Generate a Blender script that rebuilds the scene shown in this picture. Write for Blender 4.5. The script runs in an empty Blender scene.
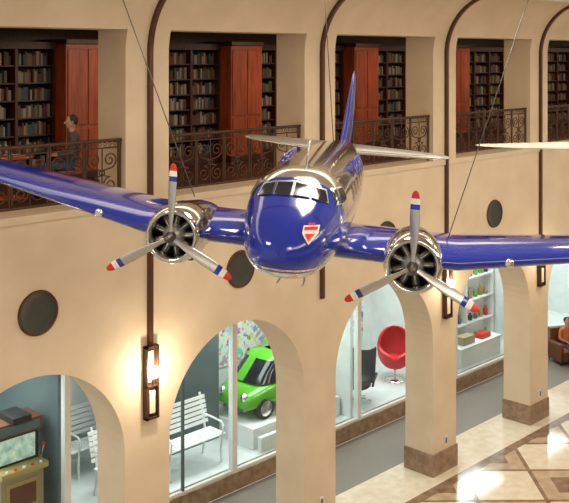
import bpy, bmesh, math, random
from mathutils import Vector, Matrix, Euler
random.seed(7)
sc=bpy.context.scene
sc.view_settings.view_transform='Standard'
sc.view_settings.look='None'
sc.view_settings.exposure=0.0
pi=math.pi; sin=math.sin; cos=math.cos; rad=math.radians

# ---------------- materials
def mat(name,col,rough=0.5,metal=0.0,col2=None,scale=3.0,bump=0.0,emit=0.0,detail=4.0,coat=0.0,stretch=(1,1,1),spec=0.5):
    m=bpy.data.materials.new(name); m.use_nodes=True
    nt=m.node_tree; b=nt.nodes['Principled BSDF']
    b.inputs['Base Color'].default_value=(*col,1); b.inputs['Roughness'].default_value=rough
    b.inputs['Metallic'].default_value=metal; b.inputs['Coat Weight'].default_value=coat
    b.inputs['Specular IOR Level'].default_value=spec
    tc=nt.nodes.new('ShaderNodeTexCoord'); mp=nt.nodes.new('ShaderNodeMapping')
    mp.inputs['Scale'].default_value=stretch
    nz=nt.nodes.new('ShaderNodeTexNoise'); nz.inputs['Scale'].default_value=scale; nz.inputs['Detail'].default_value=detail
    nt.links.new(tc.outputs['Object'],mp.inputs['Vector']); nt.links.new(mp.outputs[0],nz.inputs['Vector'])
    c2=col2 if col2 else tuple(min(1,c*0.92) for c in col)
    rp=nt.nodes.new('ShaderNodeValToRGB')
    rp.color_ramp.elements[0].position=0.35; rp.color_ramp.elements[1].position=0.68
    rp.color_ramp.elements[0].color=(*col,1); rp.color_ramp.elements[1].color=(*c2,1)
    nt.links.new(nz.outputs['Fac'],rp.inputs['Fac']); nt.links.new(rp.outputs['Color'],b.inputs['Base Color'])
    if bump>0:
        bp=nt.nodes.new('ShaderNodeBump'); bp.inputs['Strength'].default_value=bump; bp.inputs['Distance'].default_value=0.02
        nt.links.new(nz.outputs['Fac'],bp.inputs['Height']); nt.links.new(bp.outputs[0],b.inputs['Normal'])
    if emit>0:
        nt.links.new(rp.outputs['Color'],b.inputs['Emission Color']); b.inputs['Emission Strength'].default_value=emit
    return m

M={}
M['stone']=mat('limestone_wall',(0.72,0.60,0.455),0.7,0,(0.65,0.53,0.39),1.3,0.06,detail=9)
M['stone2']=mat('limestone_trim',(0.70,0.58,0.44),0.7,0,(0.62,0.50,0.37),2,0.03)
M['base']=mat('brown_marble_base',(0.22,0.14,0.085),0.3,0,(0.38,0.26,0.17),6,detail=10)
M['bronze']=mat('dark_bronze',(0.10,0.035,0.02),0.45,0.3)
M['iron']=mat('wrought_iron',(0.075,0.035,0.02),0.45,0.4)
M['grille']=mat('speaker_grille',(0.03,0.033,0.03),0.6,0,(0.05,0.05,0.04),60)
M['ceil']=mat('ceiling_plaster',(0.80,0.70,0.57),0.8)
M['white']=mat('white_paint',(0.82,0.83,0.82),0.5)
M['offw']=mat('display_white',(0.74,0.79,0.78),0.6)
M['teal']=mat('grey_blue_panel',(0.10,0.14,0.15),0.4)
M['carpet']=mat('grey_walkway_floor',(0.19,0.18,0.16),0.5,0,(0.25,0.235,0.21),30,0.05)
M['wood']=mat('mahogany',(0.40,0.075,0.02),0.35,0,(0.22,0.035,0.01),3,stretch=(5,5,.5),coat=.2)
M['wood2']=mat('mahogany_dark',(0.07,0.018,0.008),0.4,0,(0.04,0.01,0.005),3,stretch=(5,5,.5))
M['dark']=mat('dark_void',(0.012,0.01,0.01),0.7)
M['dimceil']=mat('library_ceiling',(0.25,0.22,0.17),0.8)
M['blue']=mat('royal_blue_paint',(0.012,0.03,0.33),0.14,0.0,(0.012,0.028,0.30),2,coat=0.7)
M['silver']=mat('polished_aluminium',(0.70,0.68,0.65),0.13,1.0,(0.60,0.58,0.55),4)
M['silver2']=mat('brushed_aluminium',(0.58,0.58,0.58),0.33,0.8)
M['gunm']=mat('engine_metal',(0.14,0.13,0.12),0.4,0.8)
M['blk']=mat('black_rubber',(0.015,0.015,0.017),0.5)
M['blkgloss']=mat('black_gloss_glass',(0.01,0.013,0.02),0.12,coat=.2)
M['red']=mat('red_paint',(0.62,0.03,0.02),0.35)
M['redch']=mat('red_upholstery',(0.66,0.02,0.03),0.5)
M['green']=mat('green_car_paint',(0.10,0.42,0.02),0.2,coat=.5)
M['yel']=mat('ochre_paint',(0.46,0.34,0.12),0.4)
M['tan']=mat('tan_laminate',(0.42,0.33,0.2),0.5)
M['orange']=mat('orange_cloth',(0.6,0.18,0.05),0.8)
M['brown']=mat('brown_leather',(0.16,0.06,0.03),0.5)
M['skin']=mat('skin',(0.55,0.33,0.24),0.5)
M['hair']=mat('brown_hair',(0.05,0.03,0.02),0.7)
M['shirt']=mat('dark_grey_shirt',(0.09,0.08,0.09),0.8)
M['jeans']=mat('blue_jeans',(0.05,0.08,0.16),0.8)
M['chrome']=mat('chrome',(0.8,0.8,0.8),0.12,1)
M['bulb']=mat('lamp_bulb',(1,0.9,0.7),0.3,emit=90)
M['screen']=mat('lit_screen',(0.5,0.62,0.5),0.3,0,(0.2,0.35,0.3),7,emit=0.5)
M['cable']=mat('steel_cable',(0.12,0.11,0.10),0.5,.5)
M['gwhite']=mat('cream_aircraft_skin',(0.78,0.75,0.66),0.4)
bookc=[(0.28,0.25,0.20),(0.10,0.04,0.03),(0.05,0.08,0.07),(0.18,0.12,0.07),(0.13,0.04,0.03),(0.05,0.06,0.11),(0.31,0.28,0.24),(0.09,0.08,0.06)]
BK=[mat('book_cover_%d'%i,c,0.6) for i,c in enumerate(bookc)]

def glassmat():
    m=bpy.data.materials.new('window_glass'); m.use_nodes=True; nt=m.node_tree; nt.nodes.clear()
    o=nt.nodes.new('ShaderNodeOutputMaterial'); mx=nt.nodes.new('ShaderNodeMixShader')
    t=nt.nodes.new('ShaderNodeBsdfTransparent'); t.inputs[0].default_value=(0.92,0.96,0.95,1)
    g=nt.nodes.new('ShaderNodeBsdfGlossy'); g.inputs['Roughness'].default_value=0.03
    fr=nt.nodes.new('ShaderNodeFresnel'); fr.inputs[0].default_value=1.35
    nt.links.new(fr.outputs[0],mx.inputs[0])
    nt.links.new(t.outputs[0],mx.inputs[1]); nt.links.new(g.outputs[0],mx.inputs[2]); nt.links.new(mx.outputs[0],o.inputs[0])
    return m
M['glass']=glassmat()

def floormat():
    m=mat('diamond_marble_floor',(0.6,0.5,0.38),0.09)
    nt=m.node_tree; b=nt.nodes['Principled BSDF']; L=nt.links.new
    tc=nt.nodes.new('ShaderNodeTexCoord')
    mp=nt.nodes.new('ShaderNodeMapping'); mp.inputs['Location'].default_value=(-.45,0.3,0); L(tc.outputs['Object'],mp.inputs[0])
    sp=nt.nodes.new('ShaderNodeSeparateXYZ'); L(mp.outputs[0],sp.inputs[0])
    nz=nt.nodes.new('ShaderNodeTexNoise'); nz.inputs['Scale'].default_value=4; nz.inputs['Detail'].default_value=10; L(tc.outputs['Object'],nz.inputs[0])
    def ma(op,a,c=None):
        n=nt.nodes.new('ShaderNodeMath'); n.operation=op
        for i,x in enumerate((a,c)):
            if x is None: continue
            if isinstance(x,(int,float)): n.inputs[i].default_value=x
            else: L(x,n.inputs[i])
        return n.outputs[0]
    def ramp(a,c):
        r=nt.nodes.new('ShaderNodeValToRGB'); r.color_ramp.elements[0].position=.35; r.color_ramp.elements[1].position=.65
        r.color_ramp.elements[0].color=(*a,1); r.color_ramp.elements[1].color=(*c,1); L(nz.outputs['Fac'],r.inputs[0]); return r.outputs[0]
    brown=ramp((0.18,0.11,0.07),(0.30,0.20,0.135)); cream=ramp((0.70,0.62,0.50),(0.80,0.74,0.63)); tan=ramp((0.44,0.33,0.23),(0.56,0.44,0.33))
    H=1.0975
    a=ma('PINGPONG',sp.outputs['X'],H); c=ma('PINGPONG',sp.outputs['Y'],H); s=ma('ADD',a,c)
    def mix(f,x,y):
        n=nt.nodes.new('ShaderNodeMixRGB'); L(f,n.inputs[0]); L(x,n.inputs[1]); L(y,n.inputs[2]); return n.outputs[0]
    col=mix(ma('LESS_THAN',s,H),cream,tan)
    col=mix(ma('LESS_THAN',ma('ABSOLUTE',ma('SUBTRACT',s,H)),.07),col,brown)
    col=mix(ma('LESS_THAN',s,.55),col,brown)
    sp2=nt.nodes.new('ShaderNodeSeparateXYZ'); L(tc.outputs['Object'],sp2.inputs[0])
    col=mix(ma('LESS_THAN',ma('ABSOLUTE',ma('SUBTRACT',sp2.outputs['Y'],.35)),.65),col,cream)
    col=mix(ma('LESS_THAN',ma('ABSOLUTE',ma('ADD',sp2.outputs['Y'],.42)),.12),col,brown)
    for l in list(b.inputs['Base Color'].links): nt.links.remove(l)
    L(col,b.inputs['Base Color'])
    return m
M['floor']=floormat()

def muralmat():
    m=mat('mural_print',(0.8,0.8,0.75),0.6)
    nt=m.node_tree; b=nt.nodes['Principled BSDF']; L=nt.links.new
    tc=nt.nodes.new('ShaderNodeTexCoord')
    v=nt.nodes.new('ShaderNodeTexVoronoi'); v.inputs['Scale'].default_value=5.0; L(tc.outputs['Object'],v.inputs['Vector'])
    hs=nt.nodes.new('ShaderNodeHueSaturation'); hs.inputs['Saturation'].default_value=0.8; hs.inputs['Value'].default_value=0.8
    L(v.outputs['Color'],hs.inputs['Color'])
    nz=nt.nodes.new('ShaderNodeTexNoise'); nz.inputs['Scale'].default_value=7; L(tc.outputs['Object'],nz.inputs[0])
    r=nt.nodes.new('ShaderNodeValToRGB'); r.color_ramp.elements[0].position=.48; r.color_ramp.elements[1].position=.52; L(nz.outputs['Fac'],r.inputs[0])
    mx=nt.nodes.new('ShaderNodeMixRGB'); mx.inputs[1].default_value=(0.78,0.82,0.74,1); L(r.outputs[0],mx.inputs[0]); L(hs.outputs[0],mx.inputs[2])
    for l in list(b.inputs['Base Color'].links): nt.links.remove(l)
    L(mx.outputs[0],b.inputs['Base Color']); return m
M['mural']=muralmat()

def liverymat():
    m=mat('fuselage_livery',(0.6,0.6,0.6),0.14)
    nt=m.node_tree; b=nt.nodes['Principled BSDF']; L=nt.links.new
    tc=nt.nodes.new('ShaderNodeTexCoord'); sp=nt.nodes.new('ShaderNodeSeparateXYZ'); L(tc.outputs['Object'],sp.inputs[0])
    def mr(a0,a1,b0,b1):
        n=nt.nodes.new('ShaderNodeMapRange'); n.interpolation_type='SMOOTHSTEP'
        n.inputs['From Min'].default_value=a0; n.inputs['From Max'].default_value=a1; n.inputs['To Min'].default_value=b0; n.inputs['To Max'].default_value=b1
        L(sp.outputs['X'],n.inputs['Value']); return n
    lo=mr(-.5,1.1,0.16,-0.64); hi=mr(-.75,0.45,0.30,1.5)
    def cmp(op,a,bb):
        n=nt.nodes.new('ShaderNodeMath'); n.operation=op
        for i,x in enumerate((a,bb)):
            if isinstance(x,float): n.inputs[i].default_value=x
            else: L(x,n.inputs[i])
        return n.outputs[0]
    k=cmp('MULTIPLY',cmp('GREATER_THAN',sp.outputs['Z'],lo.outputs[0]),cmp('LESS_THAN',sp.outputs['Z'],hi.outputs[0]))
    lo2=cmp('SUBTRACT',lo.outputs[0],0.10); lo3=cmp('SUBTRACT',lo.outputs[0],0.05)
    s=cmp('MULTIPLY',cmp('GREATER_THAN',sp.outputs['Z'],lo2),cmp('LESS_THAN',sp.outputs['Z'],lo3))
    m1=nt.nodes.new('ShaderNodeMixRGB'); m1.inputs[1].default_value=(0.70,0.68,0.65,1); m1.inputs[2].default_value=(0.012,0.03,0.33,1); L(k,m1.inputs[0])
    m2=nt.nodes.new('ShaderNodeMixRGB'); m2.inputs[2].default_value=(0.012,0.03,0.33,1); L(s,m2.inputs[0]); L(m1.outputs[0],m2.inputs[1])
    for l in list(b.inputs['Base Color'].links): nt.links.remove(l)
    w=nt.nodes.new('ShaderNodeTexWave'); w.wave_type='BANDS'; w.bands_direction='X'; w.inputs['Scale'].default_value=0.32; L(tc.outputs['Object'],w.inputs[0])
    r=nt.nodes.new('ShaderNodeValToRGB'); r.color_ramp.elements[0].position=0; r.color_ramp.elements[0].color=(0.45,0.45,0.45,1); r.color_ramp.elements[1].position=.012; L(w.outputs['Fac'],r.inputs[0])
    m3=nt.nodes.new('ShaderNodeMixRGB'); m3.blend_type='MULTIPLY'; m3.inputs[0].default_value=1; L(m2.outputs[0],m3.inputs[1]); L(r.outputs[0],m3.inputs[2])
    L(m3.outputs[0],b.inputs['Base Color'])
    inv=cmp('SUBTRACT',1.0,cmp('MAXIMUM',k,s)); mm=cmp('MULTIPLY',inv,0.97); L(mm,b.inputs['Metallic'])
    b.inputs['Coat Weight'].default_value=.4
    return m
M['livery']=liverymat()

# ---------------- mesh builder
class MB:
    def __init__(s): s.v=[];s.f=[];s.m=[];s.s=[];s.mats=[]
    def mi(s,m):
        if isinstance(m,str): m=M[m]
        if m not in s.mats: s.mats.append(m)
        return s.mats.index(m)
    def face(s,idx,m,sm=False): s.f.append(tuple(idx)); s.m.append(s.mi(m)); s.s.append(sm)
    def poly(s,pts,m):
        n=len(s.v); s.v+= [tuple(p) for p in pts]; s.face(range(n,n+len(pts)),m)
    def box(s,a,b,m,T=None):
        n=len(s.v)
        P=[Vector((x,y,z)) for x in (a[0],b[0]) for y in (a[1],b[1]) for z in (a[2],b[2])]
        if T is not None: P=[T@p for p in P]
        s.v+=[tuple(p) for p in P]
        for q in ((0,1,3,2),(4,6,7,5),(0,4,5,1),(2,3,7,6),(0,2,6,4),(1,5,7,3)): s.face([n+i for i in q],m)
    def grid(s,rows,m,cu=False,cv=False,sm=True,matf=None):
        n=len(s.v); R=len(rows); C=len(rows[0])
        for r in rows: s.v+=[tuple(p) for p in r]
        for i in range(R if cu else R-1):
            for j in range(C if cv else C-1):
                a=n+i*C+j; b=n+i*C+(j+1)%C; c=n+((i+1)%R)*C+(j+1)%C; d=n+((i+1)%R)*C+j
                s.face((a,b,c,d),matf(i,j) if matf else m,sm)
        return n
    def tube(s,path,r,m,seg=10,caps=True,sm=True):
        path=[Vector(p) for p in path]; N=len(path)
        rs=r if isinstance(r,(list,tuple)) else [r]*N
        t0=(path[1]-path[0]).normalized(); up=Vector((0,0,1)) if abs(t0.z)<0.9 else Vector((1,0,0))
        nrm=t0.cross(up).normalized(); rows=[]
        for i,p in enumerate(path):
            t=(path[min(i+1,N-1)]-path[max(i-1,0)])
            if t.length<1e-9: t=t0
            t.normalize(); nrm=(nrm-t*nrm.dot(t)).normalized(); bi=t.cross(nrm)
            rows.append([p+ (nrm*cos(2*pi*j/seg)+bi*sin(2*pi*j/seg))*rs[i] for j in range(seg)])
        n=s.grid(rows,m,cv=True,sm=sm)
        if caps:
            s.face([n+j for j in range(seg)][::-1],m); s.face([n+(N-1)*seg+j for j in range(seg)],m)
    def lathe(s,prof,o,ax,m,seg=24,matf=None,sm=True):
        ax=Vector(ax).normalized(); o=Vector(o); up=Vector((0,0,1)) if abs(ax.z)<.9 else Vector((1,0,0))
        a=ax.cross(up).normalized(); b=ax.cross(a)
        rows=[[o+ax*h+(a*cos(2*pi*j/seg)+b*sin(2*pi*j/seg))*r for j in range(seg)] for h,r in prof]
        s.grid(rows,m,cv=True,sm=sm,matf=matf)
    def ell(s,c,r,m,seg=16,rings=10,T=None):
        rows=[]
        for i in range(rings+1):
            ph=-pi/2+pi*i/rings
            row=[]
            for j in range(seg):
                p=Vector((r[0]*cos(ph)*cos(2*pi*j/seg),r[1]*cos(ph)*sin(2*pi*j/seg),r[2]*sin(ph)))
                if T is not None: p=T@p
                row.append(p+Vector(c))
            rows.append(row)
        s.grid(rows,m,cv=True)
    def build(s,name,parent=None,loc=(0,0,0),rot=(0,0,0),bevel=0,fix=True):
        me=bpy.data.meshes.new(name); me.from_pydata(s.v,[],s.f)
        for m in s.mats: me.materials.append(m)
        me.polygons.foreach_set('material_index',s.m); me.polygons.foreach_set('use_smooth',s.s)
        me.update()
        if fix:
            bm=bmesh.new(); bm.from_mesh(me); bmesh.ops.remove_doubles(bm,verts=bm.verts,dist=1e-5)
            bmesh.ops.recalc_face_normals(bm,faces=bm.faces); bm.to_mesh(me); bm.free()
        ob=bpy.data.objects.new(name,me); sc.collection.objects.link(ob)
        ob.location=loc; ob.rotation_euler=rot
        if parent: ob.parent=parent
        if bevel>0:
            md=ob.modifiers.new('bevel','BEVEL'); md.width=bevel; md.segments=2; md.limit_method='ANGLE'
        return ob
def empty(name,loc=(0,0,0),rot=(0,0,0),scale=1):
    e=bpy.data.objects.new(name,None); sc.collection.objects.link(e); e.location=loc; e.rotation_euler=rot; e.scale=(scale,)*3; return e

# ---------------- architecture constants
S=4.39; X0=9.98; HW=0.475; HU=0.46; TH=0.8
NB=range(-3,7)
def XP(n): return X0+S*n
XL=XP(-3)-HW; XR=XP(7)+HW
SPR=3.15; AR=(S-2*HW)/2
ZB=7.28; ZF=7.40; ZO=10.31; ZC=9.9; RC=1.4
YO=-18.5   # face of the unseen opposite arcade, added for reflections

w=MB()
for n in range(-3,8):
    x=XP(n)
    w.box((x-HW,0,0),(x+HW,TH,ZB),'stone')
    w.box((x-HU,0,ZF),(x+HU,TH,ZC),'stone')
    K=5; rows=[]
    for k in range(K+1):
        ph=math.asin((ZO-ZC)/RC)*k/K; z=ZC+RC*sin(ph); y=-(RC-RC*cos(ph))
        rows.append([(x-HU,TH,z),(x-HU,y,z),(x+HU,y,z),(x+HU,TH,z)])
    w.grid(rows,'stone',sm=False)
    if n<7:
        xc=x+S/2; NA=32
        for i in range(NA):
            pts=[]
            for a in (pi-pi*i/NA,pi-pi*(i+1)/NA): pts.append((xc+AR*cos(a),SPR+AR*sin(a)))
            (x1,z1),(x2,z2)=pts
            w.poly([(x1,0,z1),(x2,0,z2),(x2,0,ZB),(x1,0,ZB)],'stone')
            w.poly([(x1,TH,z1),(x2,TH,z2),(x2,TH,ZB),(x1,TH,ZB)],'stone')
            w.poly([(x1,0,z1),(x2,0,z2),(x2,TH,z2),(x1,TH,z1)],'stone')
w.box((XL,-0.035,ZB),(XR,TH,ZF),'stone2')
rows=[]; ph0=math.asin((ZO-ZC)/RC)
for k in range(15):
    ph=ph0+(pi/2-ph0)*k/14
    rows.append([(XL,-(RC-RC*cos(ph)),ZC+RC*sin(ph)),(XR,-(RC-RC*cos(ph)),ZC+RC*sin(ph))])
w.grid(rows,'stone',sm=True)
y0=-(RC-RC*cos(ph0))
w.box((XL,y0+0.001,ZO),(XR,TH,ZO+0.02),'stone')
w.box((XL,TH-.02,ZO),(XR,TH,11.3),'stone')
WF=w.build('wall_front',fix=False)
WB=WF.copy(); WB.name='wall_back_unseen'; WB.rotation_euler=(0,0,pi); WB.location=(XL+XR,YO,0); sc.collection.objects.link(WB)  # unseen turned copy of the arcade, added to give the metal structured reflections
b=MB(); b.box((XL,YO-3.2,ZF),(XR,YO-3.0,10.6),'wood2'); b.build('wall_backdrop_upper_unseen')  # unseen dark backdrop added behind the upper openings, for reflections
b=MB(); b.box((XL,YO-3.2,0),(XR,YO-3.0,7.2),'teal'); b.build('wall_backdrop_lower_unseen')  # unseen dark backdrop added behind the lower arches, for reflections
b=MB(); b.box((XL,YO-3.2,7.2),(XR,YO-.8,ZF),'wood2'); b.build('floor_gallery_unseen')  # unseen slab between the two backdrops of the added arcade

b=MB()
for n in range(-3,8):
    x=XP(n)
    b.box((x-HW-.03,-.03,0),(x+HW+.03,TH+.03,0.52),'base')
b.build('baseboard_front',bevel=.01)

b=MB()
for n in range(-3,8):
    x=XP(n)+0.03; hw=.042
    path=[(-.02,4.9),(-.02,ZC)]
    for k in range(1,17):
        ph=pi/2*k/16; path.append((-(RC-RC*cos(ph))-.02*cos(ph),ZC+RC*sin(ph)-.02*sin(ph)))
    path.append((YO+RC,ZC+RC-.02))
    rows=[]
    for i,(y,z) in enumerate(path):
        ny,nz=(-1,0) if i<2 else (-cos(min(pi/2,pi/2*(i-1)/16)),-sin(min(pi/2,pi/2*(i-1)/16)))
        d=.05
        rows.append([(x-hw,y+.02*-ny,z+.02*-nz),(x-hw,y+d*ny,z+d*nz),(x+hw,y+d*ny,z+d*nz),(x+hw,y+.02*-ny,z+.02*-nz)])
    b.grid(rows,'bronze',sm=False,cv=True)
b.build('trim_1')

b=MB()
b.box((XL,YO+RC,11.32),(XR,-RC,11.4),'ceil')
b.build('ceiling')
b=MB()
x=XL
while x<XR:
    b.box((x,-11.5,11.16),(x+.12,-2.4,11.315),'white'); x+=0.55
b.box((XL,-2.4,11.12),(XR,-2.2,11.315),'white'); b.box((XL,-11.7,11.12),(XR,-11.5,11.315),'white')
b.build('trim_2')
b=MB(); b.box((XL,YO-3,-.1),(XR,1.0,0),'floor'); b.build('floor')
b=MB(); b.box((XL,1.0,-.1),(XR,2.78,0.0),'carpet'); b.build('floor_walkway')
b=MB(); b.box((XL,TH,5.1),(XR,7.0,5.2),'stone2'); b.build('ceiling_walkway')
b=MB(); b.box((XL,TH,7.2),(XR,7.0,ZF),'wood2'); b.build('floor_library')

YD=2.83
b=MB(); b.box((XL,YD-.04,0),(XR,YD+.25,0.4),'base'); b.build('baseboard_display',bevel=.01)
FX=[10.2+4.39*k for k in range(-2,7)]
b=MB(); b.box((XL,YD,3.9),(XR,YD+.25,5.1),'stone2'); b.build('wall_display_upper')
for k,x in enumerate(FX):
    b=MB()
    b.box((x-.07,YD-.02,.4),(x+.07,YD+.12,3.9),'white')
    if k<len(FX)-1:
        x2=FX[k+1]
        b.box((x+.07,YD,.4),(x2-.07,YD+.08,.46),'white'); b.box((x+.07,YD,3.82),(x2-.07,YD+.08,3.9),'white')
        xm=x+2.9
        b.box((xm-.025,YD,.46),(xm+.025,YD+.06,3.82),'teal')
        b.poly([(x+.07,YD+.03,.46),(x2-.07,YD+.03,.46),(x2-.07,YD+.03,3.82),(x+.07,YD+.03,3.82)],'glass')
    b.build('window_%d'%(k+1))
YB=6.0
b=MB(); b.box((XL,YD+.25,.3),(XR,YB,.4),'offw'); b.build('floor_display')
b=MB(); b.box((XL,YB,.3),(XR,YB+.1,5.1),'offw'); b.build('wall_display_back')
b=MB(); b.box((XL,YD+.25,3.95),(XR,YB,4.0),'white'); b.build('ceiling_display')
for k,x in enumerate(FX):
    if k==3: continue
    b=MB(); b.box((x-.05,YD+.26,.4),(x+.05,YB,3.95),'offw' if k not in (2,) else 'teal'); b.build('wall_partition_%d'%(k+1))

def flatpanel(name,x0,x1,z0,z1,y,m,t=.03):
    b=MB(); b.box((x0,y-t,z0),(x1,y,z1),m); return b.build(name)
flatpanel('wall_mural',16.5,18.8,1.5,3.7,YB-.005,'mural')
flatpanel('wall_mural',19.2,22.9,1.2,3.6,YB-.005,'mural')
flatpanel('wall_mural',24.0,27.4,1.9,3.6,YB-.005,'mural')
flatpanel('backdrop_panel',12.2,15.65,.402,3.9,4.62,'teal',.06)

# ---------------- library upstairs
LY=3.2
b=MB(); b.box((XL,LY+.92,ZF),(XR,LY+1.0,10.44),'wood2'); b.build('wall_library')
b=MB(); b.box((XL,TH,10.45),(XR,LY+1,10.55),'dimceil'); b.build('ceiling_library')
def bookcase(x0,x1):
    b=MB(); z0=ZF+.002; z1=10.0; yf=LY+.4; yb=LY+.88
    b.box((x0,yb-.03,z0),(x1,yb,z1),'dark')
    b.box((x0,yf-.03,z0),(x1,yb-.03,z0+.18),'wood2'); b.box((x0,yf-.08,z1),(x1,yb,z1+.14),'wood2')
    nv=4; wv=(x1-x0)/nv
    for i in range(nv+1):
        xx=x0+wv*i; b.box((max(x0,xx-.03),yf-.02,z0+.18),(min(x1,xx+.03),yb-.03,z1),'wood2')
    nr=7; h=(z1-z0-.18)/nr
    for r in range(nr):
        zz=z0+.18+h*r
        b.box((x0+.03,yf,zz),(x1-.03,yb-.03,zz+.025),'wood2')
        for i in range(nv):
            x=x0+wv*i+.05
            while x<x0+wv*(i+1)-.08:
                bw=random.uniform(.03,.065); bh=random.uniform(.17,h-.07)
                if random.random()<.88:
                    b.box((x,yf+.08,zz+.025),(x+bw-.003,yf+.27,zz+.025+bh),random.choice(BK))
                x+=bw
    b.build('bookcase',fix=False)
def woodunit(xc):
    b=MB(); x0=xc-.5;x1=xc+.5; z0_=ZF+.002
    b.box((x0,LY,z0_),(x1,LY+.88,10.1),'wood')
    b.box((x0-.015,LY-.05,10.1),(x1+.015,LY+.88,10.2),'wood2')
    b.box((x0-.01,LY-.02,z0_),(x1+.01,LY+.88,ZF+.15),'wood2')
    for a,c in ((x0+.04,xc-.02),(xc+.02,x1-.04)):
        for z0,z1 in ((ZF+.25,ZF+1.0),(ZF+1.08,10.0)):
            b.box((a,LY-.02,z0),(c,LY,z1),'wood')
    b.build('mahogany_cabinet',bevel=.008)
wc=[10.9+4.42*k for k in range(-3,6)]
for x in wc: woodunit(x)
for a,c in zip(wc[:-1],wc[1:]): bookcase(a+.52,c-.52)

def railing(n):
    x0=XP(n)+HU+.01; x1=XP(n+1)-HU-.01; y=.12; z0=ZF+.10; z1=8.45; L=x1-x0
    cu=bpy.data.curves.new('balcony_railing','CURVE'); cu.dimensions='3D'; cu.bevel_depth=1.0; cu.bevel_resolution=1
    def sp(pts,r):
        s=cu.splines.new('POLY'); s.points.add(len(pts)-1)
        for p,q in zip(s.points,pts): p.co=(*q,1); p.radius=r
    sp([(x0,y,z1),(x1,y,z1)],.032); sp([(x0,y,z1-.12),(x1,y,z1-.12)],.014); sp([(x0,y,z0),(x1,y,z0)],.02)
    sp([(x0+.03,y,ZF),(x0+.03,y,z1)],.025); sp([(x1-.03,y,ZF),(x1-.03,y,z1)],.025)
    mxs=(x0+x1)/2
    pan=[(x0+.06,x0+.70),(mxs-.98,mxs-.36),(mxs-.32,mxs+.32),(mxs+.36,mxs+.98),(x1-.70,x1-.06)]
    nb=int(L/.10)
    for i in range(nb+1):
        x=x0+.02+(L-.04)*i/nb
        sp([(x+.028*cos(t*pi/6),y,z1-.06+.028*sin(t*pi/6)) for t in range(13)],.006)
        if any(a+.03<x<c-.03 for a,c in pan): continue
        sp([(x,y,z0),(x,y,z1-.12)],.011)
    for a,c in pan:
        sp([(a,y,z0),(a,y,z1)],.016); sp([(c,y,z0),(c,y,z1)],.016)
        mx=(a+c)/2; mz=(z0+z1-.12)/2
        for sx in (-1,1):
            for sz in (-1,1):
                cx=mx+sx*.155; cz=mz+sz*.21
                pts=[]
                for t in range(34):
                    an=(t/33*2*pi*1.6)*sx; r=.14*(1-t/40)
                    pts.append((cx+r*cos(an-pi/2*sz),y,cz+r*sin(an-pi/2*sz)))
                sp(pts,.012)
                sp([(mx,y,mz+sz*.02),(mx+sx*.05,y,mz+sz*.05),(cx,y,cz-sz*.14)],.012)
        sp([(mx,y,z0),(mx,y,z1-.12)],.012)
        sp([(mx+.05*cos(t*pi/6),y,mz+.05*sin(t*pi/6)) for t in range(13)],.012)
    ob=bpy.data.objects.new('balcony_railing',cu); sc.collection.objects.link(ob); cu.materials.append(M['iron'])
for n in NB: railing(n)

for n in NB:
    xc=XP(n)+S/2-.03+(.10 if n<0 else 0); b=MB(); o=(xc,0,5.86)
    b.lathe([(0.02,0),(0.022,.15),(.02,.30),(.035,.32),(.035,.345),(0,.355)],o,(0,-1,0),'grille',seg=40,matf=lambda i,j:'grille' if i<2 else 'iron')
    b.build('round_wall_speaker')
for n in range(-3,8):
    x=XP(n)+.03
    b=MB()
    if n!=1:
        b.box((x-.13,-.03,3.65),(x+.13,0,4.9),'iron')
        b.box((x-.13,-.12,3.65),(x-.10,-.03,4.9),'iron'); b.box((x+.10,-.12,3.65),(x+.13,-.03,4.9),'iron')
        b.box((x-.13,-.12,4.86),(x+.13,-.03,4.9),'iron'); b.box((x-.13,-.12,3.65),(x+.13,-.03,3.69),'iron')
        b.box((x-.13,-.12,4.2),(x+.13,-.03,4.23),'iron'); b.box((x-.06,-.10,3.75),(x+.06,-.03,4.12),'stone2')
        b.box((x-.05,-.05,4.27),(x+.05,-.03,4.8),'stone2')
        b.ell((x,-.15,4.46),(.095,.08,.10),'bulb')
        b.tube([(x,-.10,4.23),(x,-.13,4.40)],.02,'iron')
        b.build('wall_sconce')
        if -2<=n<=5:
            l=bpy.data.lights.new('sconce_light','POINT'); l.energy=50 if n==0 else 18; l.color=(1,.82,.58); l.shadow_soft_size=.06
            lo=bpy.data.objects.new('sconce_light',l); lo.location=(x,-.42,4.46); sc.collection.objects.link(lo)
    b=MB(); b.box((x-.05,-.02,.62),(x+.05,0,.84),'white'); b.box((x-.03,-.03,.66),(x+.03,-.02,.80),'teal'); b.build('wall_outlet',bevel=.004)

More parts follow.
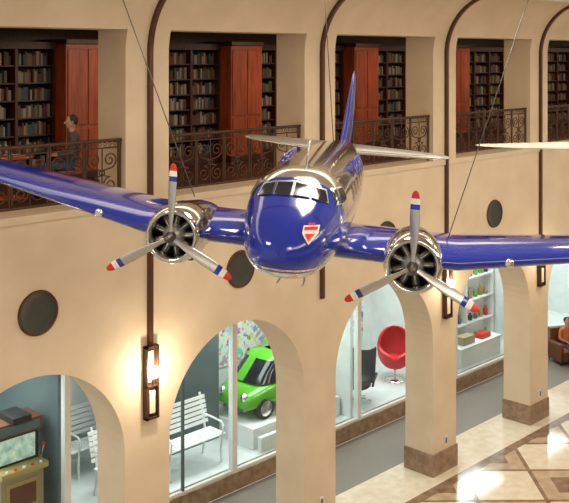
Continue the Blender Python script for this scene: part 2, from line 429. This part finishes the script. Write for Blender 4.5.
# ---------------- airliner (built in full-size metres, hung as 0.4 scale replica)
PLANE=empty('propeller_airliner',(6.266,-7.036,8.30),(rad(-5.4),rad(-1.0),rad(-143.5)),0.4)
def pchip(xs,ys):
    n=len(xs); h=[xs[i+1]-xs[i] for i in range(n-1)]; d=[(ys[i+1]-ys[i])/h[i] for i in range(n-1)]
    m=[0]*n; m[0]=d[0]; m[-1]=d[-1]
    for i in range(1,n-1): m[i]=0 if d[i-1]*d[i]<=0 else 2*d[i-1]*d[i]/(d[i-1]+d[i])
    def f(x):
        x=min(max(x,xs[0]),xs[-1]); i=0
        while i<n-2 and x>xs[i+1]: i+=1
        t=(x-xs[i])/h[i]
        return (2*t**3-3*t*t+1)*ys[i]+(t**3-2*t*t+t)*h[i]*m[i]+(-2*t**3+3*t*t)*ys[i+1]+(t**3-t*t)*h[i]*m[i+1]
    return f
tab=[
(-17.4,.62,.38,.05),(-16,.82,.12,.3),(-14,1.0,-.25,.55),(-12,1.13,-.62,.8),(-9,1.25,-1.02,1.1),(-6,1.29,-1.17,1.2),(-3,1.3,-1.18,1.21),(-1.4,1.29,-1.17,1.2),
(-.6,1.25,-1.15,1.16),(-.1,1.14,-1.13,1.12),(.3,.92,-1.10,1.05),(.7,.72,-1.05,.97),(1.1,.52,-.96,.86),(1.45,.30,-.83,.70),(1.7,.08,-.68,.50),(1.85,-.12,-.50,.27),(1.9,-.29,-.31,.02)]
xs=[t[0] for t in tab]; FT=pchip(xs,[t[1] for t in tab]); FB=pchip(xs,[t[2] for t in tab]); FW=pchip(xs,[t[3] for t in tab])
EX=2.35
def fsec(x,th,off=0.0):
    c,s_=cos(th),sin(th); zt,zb,hw=FT(x),FB(x),FW(x); zc=(zt+zb)/2; hh=(zt-zb)/2
    y=(hw+off)*math.copysign(abs(c)**(2/EX),c); z=zc+(hh+off)*math.copysign(abs(s_)**(2/EX),s_); return (x,y,z)
def inside(x,y,z,off=0):
    zt,zb,hw=FT(x)+off,FB(x)-off,FW(x)+off; zc=(zt+zb)/2; hh=(zt-zb)/2
    return (abs(y)/hw)**EX+(abs(z-zc)/hh)**EX<1
def onx(y,z,off=.012):
    a,c=-2.0,1.9
    for _ in range(40):
        mid=(a+c)/2
        if inside(mid,y,z,off): a=mid
        else: c=mid
    return (a+off,y,z)
def ony(x,z,sg,off=.012):
    a,c=0,1.5
    for _ in range(40):
        mid=(a+c)/2
        if inside(x,mid,z,off): a=mid
        else: c=mid
    return (x,sg*a,z)
b=MB()
X=[]; x=-17.4
while x<-2: X.append(x); x+=.3
while x<1.4: X.append(x); x+=.1
while x<1.9: X.append(x); x+=.04
X.append(1.9)
b.grid([[fsec(x,2*pi*j/64) for j in range(64)] for x in X],'livery',cv=True)
b.build('fuselage',PLANE)
b=MB()
def patch(fn,corners,m,N=5,bb=None):
    bb=bb or b
    (a,b0,c,d)=corners
    rows=[]
    for i in range(N+1):
        v=i/N; row=[]
        for j in range(N+1):
            u=j/N
            p=[(a[k]*(1-u)+b0[k]*u)*(1-v)+(d[k]*(1-u)+c[k]*u)*v for k in range(2)]
            row.append(fn(*p))
        rows.append(row)
    bb.grid(rows,m)
for sg in (-1,1):
    q1=[(sg*.03,.81),(sg*.40,.79),(sg*.385,1.00),(sg*.03,1.04)]
    q2=[(sg*.46,.78),(sg*.80,.69),(sg*.71,.91),(sg*.445,.99)]
    for q in (q1,q2):
        patch(lambda y,z:onx(y,z,.03),q,'blkgloss')
        cx=sum(p[0] for p in q)/4; cz=sum(p[1] for p in q)/4
        q_=[(cx+(p[0]-cx)*1.13+.0,cz+(p[1]-cz)*1.22) for p in q]
        patch(lambda y,z:onx(y,z,.015),q_,'silver2')
    for q in ([(.02,.62),(-.45,.60),(-.45,.90),(-.14,.90)],[(-.55,.60),(-1.05,.62),(-1.0,.88),(-.55,.90)]):
        patch(lambda x,z:ony(x,z,sg,.03),q,'blkgloss')
        cx=sum(p[0] for p in q)/4; cz=sum(p[1] for p in q)/4
        q_=[(cx+(p[0]-cx)*1.12,cz+(p[1]-cz)*1.18) for p in q]
        patch(lambda x,z:ony(x,z,sg,.015),q_,'silver2')
    for k in range(7):
        xx=-3.0-k*1.05
        patch(lambda x,z:ony(x,z,sg,.02),[(xx,.3),(xx-.5,.3),(xx-.5,.68),(xx,.68)],'blkgloss')
F1=lambda y,z:onx(y,z,.02); F2=lambda y,z:onx(y,z,.035); U=.24
patch(F1,[(.58,-.32+U),(.58,-.32+U),(.74,-.10+U),(.42,-.10+U)],'white')
patch(F1,[(.42,-.10+U),(.74,-.10+U),(.74,.05+U),(.42,.05+U)],'white')
patch(F2,[(.45,-.03+U),(.71,-.03+U),(.71,.03+U),(.45,.03+U)],'red')
patch(F2,[(.58,-.25+U),(.58,-.25+U),(.68,-.10+U),(.48,-.10+U)],'red')
patch(F2,[(.51,.065+U),(.65,.065+U),(.65,.10+U),(.51,.10+U)],'red')
b.build('cockpit_windows',PLANE,fix=False)
def airfoil(n=14,t=.15):
    up=[];lo=[]
    for i in range(n+1):
        c=(1-cos(pi*i/n))/2
        yt=5*t*(.2969*math.sqrt(c)-.126*c-.3516*c*c+.2843*c**3-.1015*c**4); cam=.02*(1-(2*c-0.8)**2)
        up.append((c,cam+yt)); lo.append((c,cam-yt))
    return up[::-1]+lo[1:-1]
def wing(name,stn,m,vertical=False,matf=None):
    b=MB(); rows=[]
    for (s_,xle,xte,h,t) in stn:
        ch=xle-xte; r=[]
        for c,z in airfoil(t=t):
            if vertical: r.append((xle-c*ch,z*ch,s_))
            else: r.append((xle-c*ch,s_,h+z*ch))
        rows.append(r)
    n=b.grid(rows,m,cv=True,matf=matf); C=len(rows[0])
    b.face([n+j for j in range(C)],m); b.face([n+(len(rows)-1)*C+j for j in range(C)],m)
    return b.build(name,PLANE)
DI=math.tan(rad(7.2))
for sg,nm in ((1,'left'),(-1,'right')):
    st=[(0,-1.15,-5.7,-.72,.14),(sg*2.8,-1.15,-5.7,-.72,.14),(sg*3.9,-1.2,-5.7,-.70,.14)]
    for yy in (5,7,9,11,12.8,13.7,14.2,14.45,14.5):
        le=-1.2-(yy-3.9)*.27; te=-5.7+(yy-3.9)*.03
        if yy>12.8: k=(yy-12.8)/1.75; q=math.sqrt(max(0,1-k*k)); md=(le+te)/2; le=md+(le-md)*q; te=md+(te-md)*q
        st.append((sg*yy,le,te,-.70+(yy-3.9)*DI,.14-.005*(yy-3.9)))
    wing('wing_'+nm,st,'blue')
    st=[(0,-13.6,-16.8,.6,.1),(sg*.6,-13.7,-16.8,.6,.1),(sg*2.5,-14.4,-16.75,.6,.1),(sg*3.5,-14.85,-16.6,.6,.1),(sg*3.9,-15.2,-16.4,.6,.1),(sg*4.05,-15.6,-16.1,.6,.08)]
    wing('tailplane_'+nm,st,'silver2')
wing('tail_fin',[(.4,-11.9,-17.4,0,.05),(.95,-12.6,-17.75,0,.06),(1.6,-13.7,-17.9,0,.08),(2.3,-14.5,-17.85,0,.08),(3.0,-15.2,-17.6,0,.08),(3.4,-15.7,-17.2,0,.08),(3.62,-16.2,-16.8,0,.07)],'blue',True)
for sg,nm in ((1,'left'),(-1,'right')):
    o=(0,sg*2.82,-.6); E=empty('engine_'+nm); E.parent=PLANE; E.location=o
    b=MB()
    prof=[(-.62,.50),(-.25,.49),(-.12,.52),(-.06,.57),(-.10,.62),(-.25,.67),(-.6,.70),(-1.1,.70),(-1.35,.68),(-1.38,.62)]
    b.lathe(prof,(0,0,0),(1,0,0),'silver',seg=40)
    b.lathe([(-.72,0.0),(-.70,.6)],(0,0,0),(1,0,0),'dark',seg=24)
    b.build('cowling',E,fix=False)
    b=MB()
    rows=[]
    for k in range(15):
        t=k/14; xx=-1.3-t*4.2; hw=.63*(1-t**2.2)+.02; zc=-.02-.12*t; hh=.63*(1-t**2.0)+.02
        rows.append([(xx,hw*cos(2*pi*j/24),zc+hh*sin(2*pi*j/24)) for j in range(24)])
    b.grid(rows,'silver',cv=True,matf=lambda i,j:'silver' if i<3 else 'blue'); b.build('nacelle',E)
    b=MB()
    for k in range(9):
        a=2*pi*k/9+.1; d=Vector((0,sin(a),cos(a)))
        pts=[];rs=[]
        for q in range(15): pts.append(Vector((-.42,0,0))+d*(.2+.02*q)); rs.append(.095 if q%2 else .075)
        b.tube(pts,rs,'gunm',seg=10)
        b.tube([Vector((-.28,0,0))+d*.2,Vector((-.30,0,0))+d*.46],.016,'silver2',seg=6)
    b.lathe([(-.5,.26),(-.3,.26),(-.22,.22),(-.12,.17),(-.08,.1),(0.1,.07)],(0,0,0),(1,0,0),'silver2')
    b.build('radial_cylinders',E)
    b=MB()
    b.lathe([(-.1,.12),(.0,.13),(.1,.12),(.16,.085),(.28,.075),(.33,.05),(.34,.0)],(0,0,0),(1,0,0),'gunm')
    for k in range(3):
        rows=[]; rr=[.08,.18,.3,.45,.6,.8,1.0,1.22,1.30,1.31,1.42,1.43,1.55,1.56,1.66,1.71,1.73]
        ww=[.05,.06,.09,.12,.135,.145,.145,.135,.130,.130,.125,.125,.11,.11,.085,.05,.01]
        for r,wd in zip(rr,ww):
            tw=rad(62-38*r/1.73); th=.05*(1-r/2.0)+.006
            if r<.2: th=.05
            row=[]
            for j in range(10):
                a=2*pi*j/10; u=wd*cos(a); v=th*sin(a)
                row.append((u*sin(tw)*.6+v*cos(tw), u*cos(tw)*1.0 if r>.2 else u, r))
            A=Matrix.Rotation(2*pi*k/3,3,'X'); rows.append([A@Vector(p) for p in row])
        def mf(i,j,rr=rr):
            r=rr[i]; return 'silver2' if r<1.30 else ('blue' if r<1.42 else ('white' if r<1.55 else 'red'))
        b.grid(rows,'silver2',cv=True,matf=mf)
    b.build('propeller',E,rot=(rad(3),0,0))
    b=MB()
    T=[(-.14,.15),(-.14,.42),(-.08,.47),(.08,.47),(.14,.42),(.14,.15)]
    b.lathe(T,(-2.3,0,-.52),(0,1,0),'blk',seg=28); b.lathe([(-.13,0),(-.15,.17),(.15,.17),(.13,0)],(-2.3,0,-.52),(0,1,0),'silver2')
    b.tube([(-2.3,-.3,-.5),(-2.3,-.25,-.1)],.04,'silver2'); b.tube([(-2.3,.3,-.5),(-2.3,.25,-.1)],.04,'silver2'); b.tube([(-2.3,-.3,-.52),(-2.3,.3,-.52)],.035,'silver2')
    b.tube([(-1.15,-.25,-.62),(-1.15,-.25,-.78),(-1.5,-.25,-.85)],.09,'silver2')
    b.build('landing_gear_wheel',E)
b=MB()
for sg in (1,-1):
    h=-.70+(5.1-3.9)*DI+.02
    b.ell((-1.52,sg*5.1,h),(.05,.11,.11),'chrome')
b.tube([(-2.0,0,1.28),(-2.0,0,1.75),(-2.2,0,1.8)],.03,'silver2')
b.tube([(-1.2,.3,-1.1),(-1.1,.3,-1.5),(-.7,.3,-1.5)],.025,'silver2'); b.tube([(-1.2,-.3,-1.1),(-1.1,-.3,-1.5),(-.7,-.3,-1.5)],.025,'silver2')
b.build('lights_and_probes',PLANE)
for sg in (1,-1):
    c=bpy.data.curves.new('lettering','FONT'); c.body='WESTERN'; c.size=.66; c.extrude=.01; c.align_x='CENTER'; c.materials.append(M['blue'])
    o=bpy.data.objects.new('lettering',c); sc.collection.objects.link(o); o.parent=PLANE
    o.location=(-6.2,sg*1.13,.76); o.rotation_euler=(rad(90-25),0,rad(180) if sg>0 else 0)
PW=Matrix.LocRotScale(PLANE.location,PLANE.rotation_euler,PLANE.scale)
def cable(p,q,name='suspension_cable'):
    b=MB(); b.tube([p,q],.0055,'cable',seg=6); b.tube([Vector(q)-Vector((0,0,.03)),q],.03,'silver2',seg=8); ob=b.build(name); return ob
p=PW@Vector((-2.2,-2.82,0.06)); cable(p,(p.x-.55,p.y+1.0,11.30))
p=PW@Vector((-2.2,3.6,-.40)); cable(p,(p.x+1.1,p.y-.6,11.30))
p=PW@Vector((-9.5,0,1.25)); cable(p,(p.x-.9,p.y-.6,11.30))

G=empty('glider_airplane',(12.75,-8.95,8.69),(0,0,rad(-45.5)),1)
b=MB(); rows=[]
for (xx,y0_,y1_,t) in ((-3.54,.02,.12,.02),(-3.45,-.1,.28,.03),(-3.1,-.22,.38,.06),(-2,-.32,.55,.10),(0,-.4,.7,.14),(2,-.32,.55,.10),(3.1,-.22,.38,.06),(3.54,.02,.12,.02)):
    ch=y1_-y0_; rows.append([(xx,y0_+c*ch,z*ch*t/.10+abs(xx)*.01) for c,z in airfoil(t=.13)])
b.grid(rows,'gwhite',cv=True); b.build('wing',G)
b=MB(); rows=[]
for (yy,r,z) in ((-1.6,.02,-.2),(-1.5,.12,-.2),(-1.1,.22,-.2),(-.4,.28,-.2),(.6,.24,-.17),(1.8,.12,-.1),(3.0,.05,-.03)):
    rows.append([(r*cos(2*pi*j/20),yy,z+r*1.15*sin(2*pi*j/20)) for j in range(20)])
b.grid(rows,'gwhite',cv=True); b.ell((0,-.75,-.02),(.17,.4,.18),'blkgloss'); b.build('fuselage',G)
b=MB(); b.box((-.015,2.5,-.05),(.015,3.1,.6),'gwhite'); b.box((-.8,2.6,.0),(.8,2.95,.025),'gwhite'); b.build('tail',G,bevel=.01)
cable((12.75,-8.95,8.86),(12.75,-8.95,11.30))

# ---------------- display contents
def bench():
    b=MB(); L=1.65
    for k in range(6): b.box((-L,-.05+k*.1,.62),(L,.03+k*.1,.65),'white')
    for k in range(6):
        T=Matrix.Translation((0,.60,.74))@Matrix.Rotation(rad(-14),4,'X')
        b.box((-L,-.015,k*.11),(L,.015,k*.11+.08),'white',T)
    for x in (-L+.12,0,L-.12):
        b.tube([(x,-.02,0),(x,0,.3),(x,-.04,.6)],.028,'white'); b.tube([(x,.66,0),(x,.58,.35),(x,.58,.65),(x,.62,.8),(x,.78,1.42)],.028,'white')
        b.tube([(x,-.04,.6),(x,.58,.6)],.028,'white')
        b.tube([(x,.62,.95),(x,.3,.95),(x,.0,.93),(x,-.08,.85),(x,-.04,.6)],.025,'white')
    return b
bench().build('slatted_bench',loc=(13.25,3.5,.402),bevel=.005)
bench_small=bench().build('slatted_bench',loc=(11.9,5.05,.402),bevel=.005)

def cabinet():
    b=MB()
    b.box((-.46,-.3,0),(.46,.4,1.45),'tan'); b.box((-.5,-.42,1.45),(.5,.4,1.56),'yel')
    b.box((-.46,-.1,1.56),(.46,.4,2.15),'blk'); b.box((-.38,-.13,1.62),(.38,-.1,2.08),'screen')
    b.box((-.5,-.2,2.15),(.5,.4,2.4),'brown'); b.box((-.42,-.22,2.19),(.42,-.2,2.36),'teal')
    b.box((-.2,-.3,2.4),(.2,.3,2.52),'blk')
    for k in range(5): b.ell((-.36+.18*k,-.36,1.57),(.035,.035,.03),'red' if k%2 else 'white')
    b.box((-.35,-.32,.15),(.35,-.3,.65),'brown'); b.box((-.35,-.32,.75),(.35,-.3,1.3),'yel'); b.box((-.28,-.335,.82),(.28,-.32,1.22),'brown')
    b.tube([(.49,-.1,1.4),(.53,-.2,1.8)],.02,'chrome'); b.ell((.53,-.2,1.83),(.04,.04,.04),'red')
    return b
cabinet().build('arcade_machine',loc=(9.5,3.6,.402),bevel=.01)

CAR=empty('green_compact_car',(17.35,4.35,.902),(0,0,0),.95)
b=MB(); b.box((15.72,3.4,.402),(18.88,5.4,.9),'white'); b.build('display_plinth',bevel=.01)
b=MB(); rows=[]
ft=pchip([-1.6,-1.5,-1.1,-.7,0,.7,1.1,1.5,1.6],[.5,.66,.82,.9,.95,.92,.85,.66,.45]); fw=pchip([-1.6,-1.5,-1.1,0,1.1,1.5,1.6],[.4,.6,.74,.78,.74,.6,.4])
for k in range(33):
    xx=-1.6+3.2*k/32; hw=fw(xx); zt=ft(xx); zb=.22; zc=(zt+zb)/2; hh=(zt-zb)/2
    rows.append([(xx,hw*math.copysign(abs(cos(a))**.6,cos(a)),zc+hh*math.copysign(abs(sin(a))**.6,sin(a))) for a in [2*pi*j/28 for j in range(28)]])
b.grid(rows,'green',cv=True)
n=len(b.v); b.face([n-28+j for j in range(28)],'green'); b.face([j for j in range(28)],'green')
b.build('body',CAR)
b=MB(); rows=[]
for z,xa,xb,hy in ((.85,-1.15,1.05,.70),(1.1,-.9,.75,.64),(1.35,-.65,.45,.57),(1.45,-.5,.3,.50),(1.5,-.2,.05,.2)):
    rows.append([((xa+xb)/2+(xb-xa)/2*math.copysign(abs(cos(a))**.5,cos(a)),hy*math.copysign(abs(sin(a))**.5,sin(a)),z) for a in [2*pi*j/28 for j in range(28)]])
b.grid(rows,'green',cv=True,matf=lambda i,j:'green' if (i>=2 or j in(0,6,7,13,20,21,27)) else 'blkgloss'); b.build('cabin',CAR)
b=MB()
for sx in (-1,1):
    for sy in (-1,1):
        o=(sx*1.0,sy*.66,.28)
        b.lathe([(-.09,.0),(-.09,.2),(-.08,.28),(.08,.28),(.09,.2),(.09,0)],o,(0,1,0),'blk',matf=lambda i,j:'chrome' if i in(0,4) else 'blk')
for sy in (-1,1):
    b.ell((-1.5,sy*.42,.6),(.1,.12,.12),'chrome'); b.ell((1.52,sy*.42,.55),(.06,.09,.07),'red')
b.box((-1.68,-.6,.3),(-1.58,.6,.38),'chrome'); b.box((1.58,-.6,.3),(1.66,.6,.38),'chrome')
b.build('wheels_and_lamps',CAR)

def eggchair():
    b=MB(); rows=[];rows2=[]
    for i in range(17):
        ph=-pi/2+ (pi*0.93)*i/16
        z=.95+.62*sin(ph); r=.52*cos(ph)**.8 if cos(ph)>0 else 0.01
        cut=0 if z<.72 else min(1,(z-.72)/.25)
        span=2*pi-cut*rad(150)
        row=[];row2=[]
        for j in range(25):
            a=pi/2-span/2+span*j/24
            row.append((r*cos(a),r*sin(a)*.9,z)); row2.append((r*.86*cos(a),r*.86*sin(a)*.9,.98+(z-.95)*.92))
        rows.append(row);rows2.append(row2)
    b.grid(rows,'redch'); b.grid(rows2,'redch')
    b.grid([[r[0] for r in rows],[r[0] for r in rows2]],'redch'); b.grid([[r[-1] for r in rows],[r[-1] for r in rows2]],'redch'); b.grid([rows[-1],rows2[-1]],'redch')
    b.ell((0,-.02,.62),(.4,.36,.12),'redch')
    b.tube([(0,0,.03),(0,0,.36)],.03,'chrome'); b.lathe([(0,0),(0,.32),(.02,.32),(.05,.05),(.06,0)],(0,0,0),(0,0,1),'chrome')
    return b
eggchair().build('red_egg_chair',loc=(22.05,4.05,.402),rot=(0,0,rad(-50)),fix=False)
def lounge():
    b=MB()
    prof=[(-.42,.40),(-.3,.44),(0,.38),(.22,.36),(.34,.48),(.46,.8),(.56,1.05)]
    for dz in (0,.06):
        rows=[]
        for (y,z) in prof:
            rows.append([(xx,y-(.03 if dz else 0),z+dz+.12*(abs(xx)/.36)**3) for xx in [-.36+.72*j/8 for j in range(9)]])
        b.grid(rows,'blk')
    for sx in (-1,1): b.tube([(sx*.38,-.2,.45),(sx*.42,-.2,.62),(sx*.42,.2,.64),(sx*.38,.36,.6)],.03,'blk')
    b.tube([(0,0,.08),(0,0,.38)],.03,'chrome')
    for k in range(5):
        a=2*pi*k/5; b.tube([(0,0,.1),(.32*cos(a),.32*sin(a),.03)],.022,'chrome')
    return b
lc=lounge().build('black_lounge_chair',loc=(20.0,3.7,.41),rot=(0,0,rad(-60)),fix=False); lc.scale=(1.1,)*3

b=MB(); x0,x1=24.4,27.6; y0s,y1s=4.2,4.6
b.box((x0,y1s-.03,.402),(x1,y1s,3.4),'white')
for k in range(5): b.box((x0,y0s,.45+k*.72),(x1,y1s,.49+k*.72),'white')
for xx in (x0,(x0+x1)/2,x1-.04): b.box((xx,y0s,.402),(xx+.04,y1s,3.4),'white')
for k in range(4):
    for j in range(10):
        xx=x0+.2+j*.31
        if abs(xx-(x0+x1)/2)<.12: continue
        c=random.choice(['red','teal','yel','tan','blkgloss','green'])
        h=random.uniform(.15,.36); zz=.492+k*.72
        b.lathe([(0,.0),(0,.07),(h*.6,.08),(h*.8,.04),(h,.04),(h,0)],(xx,4.38,zz),(0,0,1),c,seg=12)
b.build('display_shelving')
b=MB(); b.box((24.2,3.2,.402),(26.4,3.7,.95),'white'); b.box((24.16,3.16,.95),(26.44,3.74,1.0),'offw')
b.box((24.5,3.3,1.0),(25.1,3.6,1.25),'tan'); b.box((25.5,3.3,1.0),(26.0,3.6,1.15),'red'); b.build('display_counter',bevel=.01)
b=MB(); b.box((15.75,3.15,.402),(18.2,3.27,.75),'offw'); b.box((15.85,3.14,.45),(18.1,3.15,.7),'white'); b.build('label_panel')

# ---------------- people
def person(name,loc,rotz,shirt,pants,hairm):
    P=empty(name,loc,(0,0,rotz))
    def skin(nm,verts,edges,radii,m,root=0,sub=2):
        me=bpy.data.meshes.new(nm); me.from_pydata([tuple(v) for v in verts],edges,[]); ob=bpy.data.objects.new(nm,me); sc.collection.objects.link(ob); ob.parent=P
        md=ob.modifiers.new('skin','SKIN')
        for i,r in enumerate(radii):
            sv=me.skin_vertices[0].data[i]; sv.radius=r if isinstance(r,tuple) else (r,r); sv.use_root=(i==root)
        ob.modifiers.new('sub','SUBSURF').levels=sub; ob.modifiers['sub'].render_levels=sub
        me.materials.append(M[m]); return ob
    V=[(0,0,.55),(0,.02,.75),(0,.03,.95),(0,.02,1.05),(0,.0,1.12)]; E=[(0,1),(1,2),(2,3),(3,4)]; R=[(.17,.13),(.15,.11),(.18,.12),(.13,.09),(.055,.055)]
    for sg in (-1,1):
        n=len(V); V+=[(sg*.19,.02,1.02),(sg*.25,-.02,.76),(sg*.17,-.25,.72)]; E+=[(3,n),(n,n+1),(n+1,n+2)]; R+=[.065,.048,.035]
    skin('torso',V,E,R,shirt)
    V=[(0,0,.53)];E=[];R=[(.17,.13)]
    for sg in (-1,1):
        n=len(V); V+=[(sg*.10,-.08,.53),(sg*.12,-.46,.52),(sg*.12,-.48,.28),(sg*.12,-.45,.09)]; E+=[(0,n),(n,n+1),(n+1,n+2),(n+2,n+3)]; R+=[.095,.07,.055,.045]
    skin('legs',V,E,R,pants)
    for sg in (-1,1):
        skin('shoe',[(sg*.12,-.43,.05),(sg*.12,-.55,.04),(sg*.12,-.66,.035)],[(0,1),(1,2)],[.045,.045,.035],'blk')
        w0=Vector((sg*.17,-.25,.72)); V=[w0,w0+Vector((-sg*.02,-.06,0)),w0+Vector((-sg*.03,-.10,-.005))]
        skin('palm',V,[(0,1),(1,2)],[(.026,.02),(.035,.016),(.035,.014)],'skin')
        for k,l in enumerate((.065,.075,.07,.055)):
            o=w0+Vector((-sg*.03+(k-1.5)*.02,-.10,-.005))
            skin('finger_%d'%(k+1),[o,o+Vector((0,-l*.5,-.008)),o+Vector((0,-l,-.03))],[(0,1),(1,2)],[.009,.0085,.007],'skin',sub=1)
        o=w0+Vector((-sg*.04,-.04,0)); skin('thumb',[o,o+Vector((-sg*.03,-.03,-.005)),o+Vector((-sg*.035,-.06,-.015))],[(0,1),(1,2)],[.011,.010,.008],'skin',sub=1)
    b=MB()
    b.tube([(0,.0,1.08),(0,-.01,1.2)],.052,'skin'); b.ell((0,-.02,1.29),(.075,.095,.12),'skin')
    b.ell((0,-.04,1.23),(.055,.07,.06),'skin')
    b.tube([(0,-.105,1.31),(0,-.135,1.27),(0,-.11,1.262)],[.008,.016,.01],'skin',seg=8)
    for sg in (-1,1):
        b.ell((sg*.03,-.105,1.305),(.013,.008,.008),'white',8,6); b.ell((sg*.03,-.112,1.305),(.005,.004,.005),'blk',8,6); b.ell((sg*.077,0,1.285),(.012,.02,.032),'skin',8,6)
    b.ell((0,-.105,1.225),(.024,.01,.007),'red',8,6)
    b.ell((0,.012,1.325),(.083,.096,.105),hairm); b.build('head',P)
    return P
def chair(name,loc,rotz,m):
    b=MB(); b.box((-.24,-.24,.40),(.24,.24,.45),m)
    for x in (-.22,.19):
        b.box((x,-.24,0),(x+.03,-.21,.40),'wood2'); b.box((x,.21,0),(x+.03,.24,.95),'wood2')
    b.box((-.19,.215,.6),(.19,.235,.9),m); b.build(name,loc=loc,rot=(0,0,rotz),bevel=.006)
person('seated_visitor',(9.35,1.35,ZF+.003),rad(-120),'shirt','jeans','hair'); chair('library_chair',(9.35,1.35,ZF+.003),rad(-120),'wood')
b=MB(); b.lathe([(0,.0),(0,.3),(.03,.28),(.06,.05),(.68,.04),(.70,.42),(.73,.42),(.73,0)],(8.35,1.75,ZF+.003),(0,0,1),'wood')
b.box((8.3,1.65,ZF+.734),(8.6,1.85,ZF+.75),'white')
b.build('reading_table')

def armchair(loc,rotz):
    b=MB(); b.box((-.4,-.4,.12),(.4,.4,.42),'brown'); b.box((-.3,-.42,.42),(.3,.25,.52),'orange')
    b.box((-.4,.25,.42),(.4,.45,1.05),'brown'); b.box((-.45,-.4,.12),(-.3,.4,.68),'brown'); b.box((.3,-.4,.12),(.45,.4,.68),'brown')
    for x in (-.38,.34):
        for y in (-.36,.36): b.box((x,y,0),(x+.04,y+.04,.12),'wood2')
    b.build('leather_armchair',loc=loc,rot=(0,0,rotz),bevel=.04)
armchair((28.2,1.9,0),rad(-30)); person('museum_guest',(28.2,1.88,.02),rad(-30),'orange','jeans','hair')
armchair((29.8,2.1,0),rad(-10))

# ---------------- lights
def area(name,loc,size,e,col,rot=(0,0,0)):
    l=bpy.data.lights.new(name,'AREA'); l.shape='RECTANGLE'; l.size=size[0]; l.size_y=size[1]; l.energy=e; l.color=col
    o=bpy.data.objects.new(name,l); o.location=loc; o.rotation_euler=rot; sc.collection.objects.link(o)
for k in range(5): area('hall_light',(2+k*6,-6.8,11.05),(1.4,1.4),165,(1,.87,.69))
for k in range(4): area('hall_light',(3+k*8,-12.6,11.05),(1.4,1.4),150,(1,.87,.69))  # second row, added to make up for world light the back arcade blocks
area('hall_wash',(14,-14.2,10.9),(26,1.2),690,(1,.87,.69),(rad(52),0,0))
area('floor_wash',(14,-3.2,10.9),(28,1.0),210,(1,.88,.72),(rad(-8),0,0))
for k in range(len(FX)-1):
    area('display_light',(FX[k]+2.2,4.0,3.9),(3.2,1.2),105,(.94,1,.98))
for k in range(0,9): area('library_light',(XP(k-2)+1.6,1.9,10.4),(1.2,.5),27,(1,.70,.42))
for k in range(0,9): area('walkway_light',(XP(k-2)+2.2,1.8,5.05),(1.0,.5),24,(1,.9,.75))
W=bpy.data.worlds.new('world'); sc.world=W; W.use_nodes=True
W.node_tree.nodes['Background'].inputs[0].default_value=(1,.89,.75,1); W.node_tree.nodes['Background'].inputs[1].default_value=.6

cam=bpy.data.cameras.new('camera'); co=bpy.data.objects.new('camera',cam); sc.collection.objects.link(co)
co.location=(0,-13.1,9.86); co.rotation_euler=(rad(90),0,rad(-45.5)); cam.sensor_width=36; cam.sensor_fit='HORIZONTAL'; cam.lens=60.1; cam.shift_y=-.3436
cam.clip_end=200; sc.camera=co
